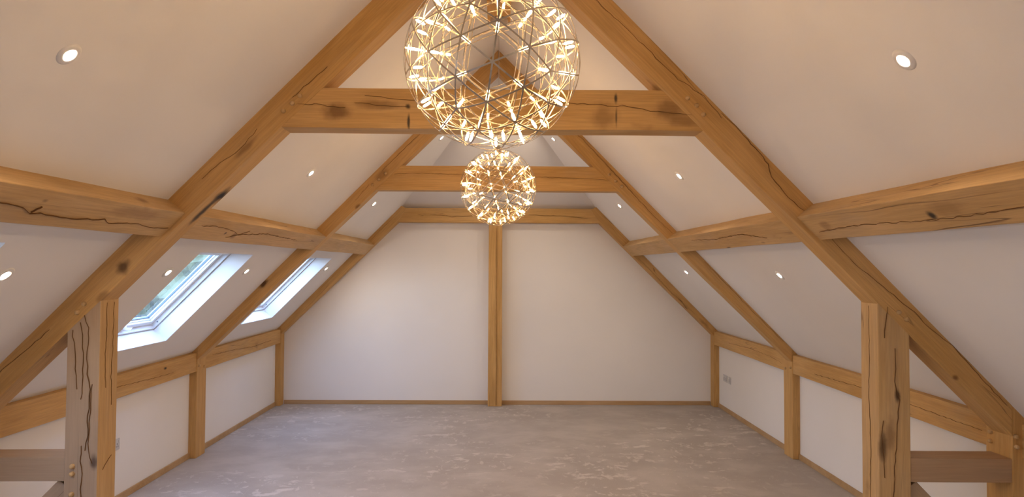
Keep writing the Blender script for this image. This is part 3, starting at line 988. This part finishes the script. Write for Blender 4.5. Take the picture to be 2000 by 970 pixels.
def chandelier(cen, R, ax, tilt, label, zceil):
    """cen: centre of the sphere; ax: direction a face-centre node points to"""
    t = empty('chandelier', cen, label, 'chandelier', 'spherical pendant lights on the ridge')
    # orientation
    f0 = GF[0]
    n0 = (G0[f0[0]] + G0[f0[1]] + G0[f0[2]]).normalized()
    # neighbour of that node used as the 'up' spoke
    mid = (G0[f0[0]] + G0[f0[1]] * 2).normalized()
    S = frame((0, 0, 0), n0, mid).to_3x3()
    ax = Vector(ax).normalized()
    up = Vector((0, 0, 1)) - ax * ax.z
    up = Matrix.Rotation(tilt, 3, ax) @ up.normalized()
    D = frame((0, 0, 0), ax, up).to_3x3()
    rot = D @ S.transposed()
    cen = Vector(cen)
    arc_strips('outer_cage', R, .0052, .0014, rot, STEEL, t, cen)
    arc_strips('inner_cage', R * .845, .0030, .0012, rot, STEEL, t, cen)
    bulb = lathe_mesh('bulb', [(0, 0), (.0026, .002), (.0040, .006), (.0043, .018), (.0036, .027), (.0018, .031), (0, .032)], 8, BULB)
    for v in GV:
        d = (rot @ v).normalized()
        q = (-d).to_track_quat('Z', 'Y').to_matrix().to_4x4()
        p = cen + d * (R - .010)
        link('bulb', bulb, None, t, Matrix.Translation(p) @ q)
    # stem from the top of the sphere, cord and ceiling cup
    me = lathe_mesh('stem', [(0, R * .80), (.016, R * .80), (.020, R * .86), (.020, R + .018), (.008, R + .028), (0, R + .030)], 20, STEEL)
    link('stem', me, None, t, Matrix.Translation(cen))
    h = zceil - cen.z
    me = lathe_mesh('cord', [(.0018, R + .02), (.0018, h - .02)], 8, CORD)
    link('cord', me, None, t, Matrix.Translation(cen))
    cup = lathe_mesh('ceiling_rose', [(0, h - .070), (.015, h - .072), (.020, h - .066), (.058, h - .064), (.065, h - .058), (.066, h), (0, h)], 32, CANOPY)
    link('ceiling_rose', cup, None, t, Matrix.Translation(cen))
    return t


BZ = 3.65
CH1 = (-0.038, 2.20, 2.466)
CH2 = (-0.039, 5.05, 2.388)
chandelier(CH1, .284, (Vector((0, 0, 1.8)) - Vector(CH1)), radians(-8), 'big-looking round steel cage light with bright bulbs, in front of the collar beam', BZ - .004)
chandelier(CH2, .282, (0.2, -1, -0.1), radians(17), 'round steel cage light hanging between the two trusses, seen smaller', BZ - .004)

for k, y in enumerate((CH1[1], CH2[1])):
    b = timber('mounting_block', [(C - .068, BZ), (C + .103, BZ), (C + .103, cz(.103) + .0), (C + .017, RZ + .0), (C - .068, cz(.068) + .0)],
               y - .34, y + .05 + .02, (0, 1, 0), OAK, None)
    tag(b, ['oak block under the ridge above the bigger-looking cage light', 'oak block under the ridge holding the smaller-looking light\'s cup'][k],
        'mounting block', 'oak blocks that carry the pendant lights')

# ================================================================== DOWNLIGHTS
BEZ = lathe_mesh('bezel', [(.018, .002), (.019, .0042), (.026, .0056), (.037, .0050), (.0435, .0005), (.0435, -.004), (.018, -.004)], 32, WHITE_PLASTIC)
LEN = lathe_mesh('lens', [(0, .0040), (.010, .0038), (.0182, .0030)], 24, LENS)
DL = []


def downlight(s, u, y, label):
    P = Vector((C + s * u, y, cz(u)))
    inward = Vector((-s * NX, 0, -NZ))
    q = inward.to_track_quat('Z', 'Y').to_matrix().to_4x4()
    t = empty('downlight', P, label, 'downlight', 'recessed downlights in the sloping ceilings')
    M = Matrix.Translation(P + inward * .0005) @ q
    link('bezel', BEZ, None, t, M)
    link('lens', LEN, None, t, M)


downlight(-1, 1.365, 2.23, 'large-looking downlight high on the rooflight slope, before the thick-posted truss')
downlight(1, 1.367, 2.20, 'large-looking downlight high on the windowless slope, before the thick-posted truss')
downlight(-1, 1.365, 5.04, 'downlight above the purlin on the rooflight slope, between the two trusses')
downlight(1, 1.367, 5.05, 'downlight above the purlin on the windowless slope, between the two trusses')
downlight(-1, 1.365, 7.50, 'small downlight above the purlin on the rooflight slope, by the gable frame')
downlight(1, 1.360, 7.61, 'small downlight above the purlin on the windowless slope, by the gable frame')
downlight(-1, .633, 7.53, 'tiny downlight near the ridge beside the lower edge of the big cage light, rooflight slope')
downlight(1, .617, 7.64, 'tiny downlight near the ridge beside the lower edge of the big cage light, windowless slope')
downlight(-1, 2.090, 2.97, 'downlight at the picture edge below the purlin, before the thick oak post')
downlight(-1, 2.090, 4.40, 'downlight just before the wider-seen rooflight, below the purlin')
downlight(-1, 2.090, 5.74, 'downlight just past the wider-seen rooflight, below the purlin')
downlight(-1, 2.075, 8.25, 'tiny downlight between the half-hidden rooflight and the gable frame')
downlight(1, 2.090, 7.54, 'small downlight below the purlin on the windowless slope, by the gable frame')
downlight(1, 2.095, 5.00, 'downlight below the purlin on the windowless slope, between the two trusses')
# unseen downlights added behind the camera to help light the room
for s, nm in ((-1, 'rooflight slope'), (1, 'windowless slope')):
    downlight(s, 1.366, -.60, 'downlight high on the %s in the bay behind the picture' % nm)
    downlight(s, 2.09, -.20, 'downlight low on the %s in the bay behind the picture' % nm)
downlight(1, 2.09, 2.20, 'downlight low on the windowless slope beside the picture')  # this one and the next are added out of view for extra light
downlight(-1, 2.09, 1.62, 'downlight low on the rooflight slope beside the picture')


# ================================================================== SOCKETS
def socket(s, y0, y1, z0, z1, gangs, label):
    x = C + s * WU
    t = empty('wall_socket', (x, (y0 + y1) / 2, z0), label, 'socket')
    inx = -s
    a, b = sorted((x, x + inx * .007))
    boxes('face_plate', [(a, b, y0, y1, z0, z1)], SOCKET_STEEL, t, (x, (y0 + y1) / 2, (z0 + z1) / 2), bev=.002)
    w = (y1 - y0) / gangs
    for g in range(gangs):
        yc = y0 + w * (g + .5)
        zc = (z0 + z1) / 2
        a, b = sorted((x + inx * .0065, x + inx * .0085))
        sp = [(a, b, yc - .003, yc + .003, zc + .000, zc + .010), (a, b, yc - .015, yc - .007, zc - .018, zc - .012), (a, b, yc + .007, yc + .015, zc - .018, zc - .012)]
        boxes('socket_slots', sp, DARK_SLOT, t, (x, yc, zc))
        a, b = sorted((x + inx * .0065, x + inx * .011))
        boxes('rocker_switch', [(a, b, yc + (.018 if gangs == 1 else .018), yc + .028, zc + .012, zc + .032)], WHITE_PLASTIC, t, (x, yc, zc + .02), bev=.001)


socket(1, 8.535, 8.681, .368, .454, 2, 'brushed metal double socket beside the corner knee post')
socket(1, 8.400, 8.486, .368, .454, 1, 'brushed metal single plate next to the double socket')
socket(-1, 5.146, 5.292, .395, .481, 2, 'brushed metal double socket peeping out from behind the thick oak post')

# ================================================================== OUTSIDE
bm = bmesh.new()
hexa(bm, [(-90, -60, -3.3), (60, -60, -3.3), (60, 90, -3.3), (-90, 90, -3.3)], [(-90, -60, -3.1), (60, -60, -3.1), (60, 90, -3.1), (-90, 90, -3.1)])
tag(finish('ground', bm, GRASS), 'lawn outside below the rooflights', kind='structure')
bm = bmesh.new()
bmesh.ops.create_icosphere(bm, subdivisions=5, radius=1)
for v in bm.verts:
    p = v.co.copy()
    d = 1 + .22 * noise.noise(p * 2.2) + .14 * noise.noise(p * 6.0) + .09 * noise.noise(p * 14.0)
    v.co = Vector((p.x * d, p.y * d, p.z * d * 1.1))
crown = bpy.data.meshes.new('crown')
bm.to_mesh(crown)
bm.free()
crown.materials.append(LEAF)
trunk = lathe_mesh('trunk', [(.0, 0), (.30, 0), (.22, .5), (.17, 2.5), (.10, 4.0), (0, 4.1)], 10, BARK)
for i, (x, y, r) in enumerate([(-12, 14, 2.7), (-17, 20.5, 3.2), (-12.5, 25.5, 2.9), (-19.5, 30, 3.5), (-14, 36, 3.2), (-12, 6.5, 2.7), (-19, 12, 2.9), (-28, 40, 4.0)]):
    t = empty('tree', (x, y, -3.1), 'pale green leafy tree outside, seen blurred through a rooflight', 'tree', 'trees outside the rooflights')
    h = 3.6 + r * .25
    link('trunk', trunk, None, t, Matrix.Translation((x, y, -3.1)))
    link('crown', crown, None, t, Matrix.Translation((x, y, -3.1 + h)) @ Matrix.Rotation(i * 1.3, 4, 'Z') @ Matrix.Diagonal((r, r, r * 1.0, 1)))
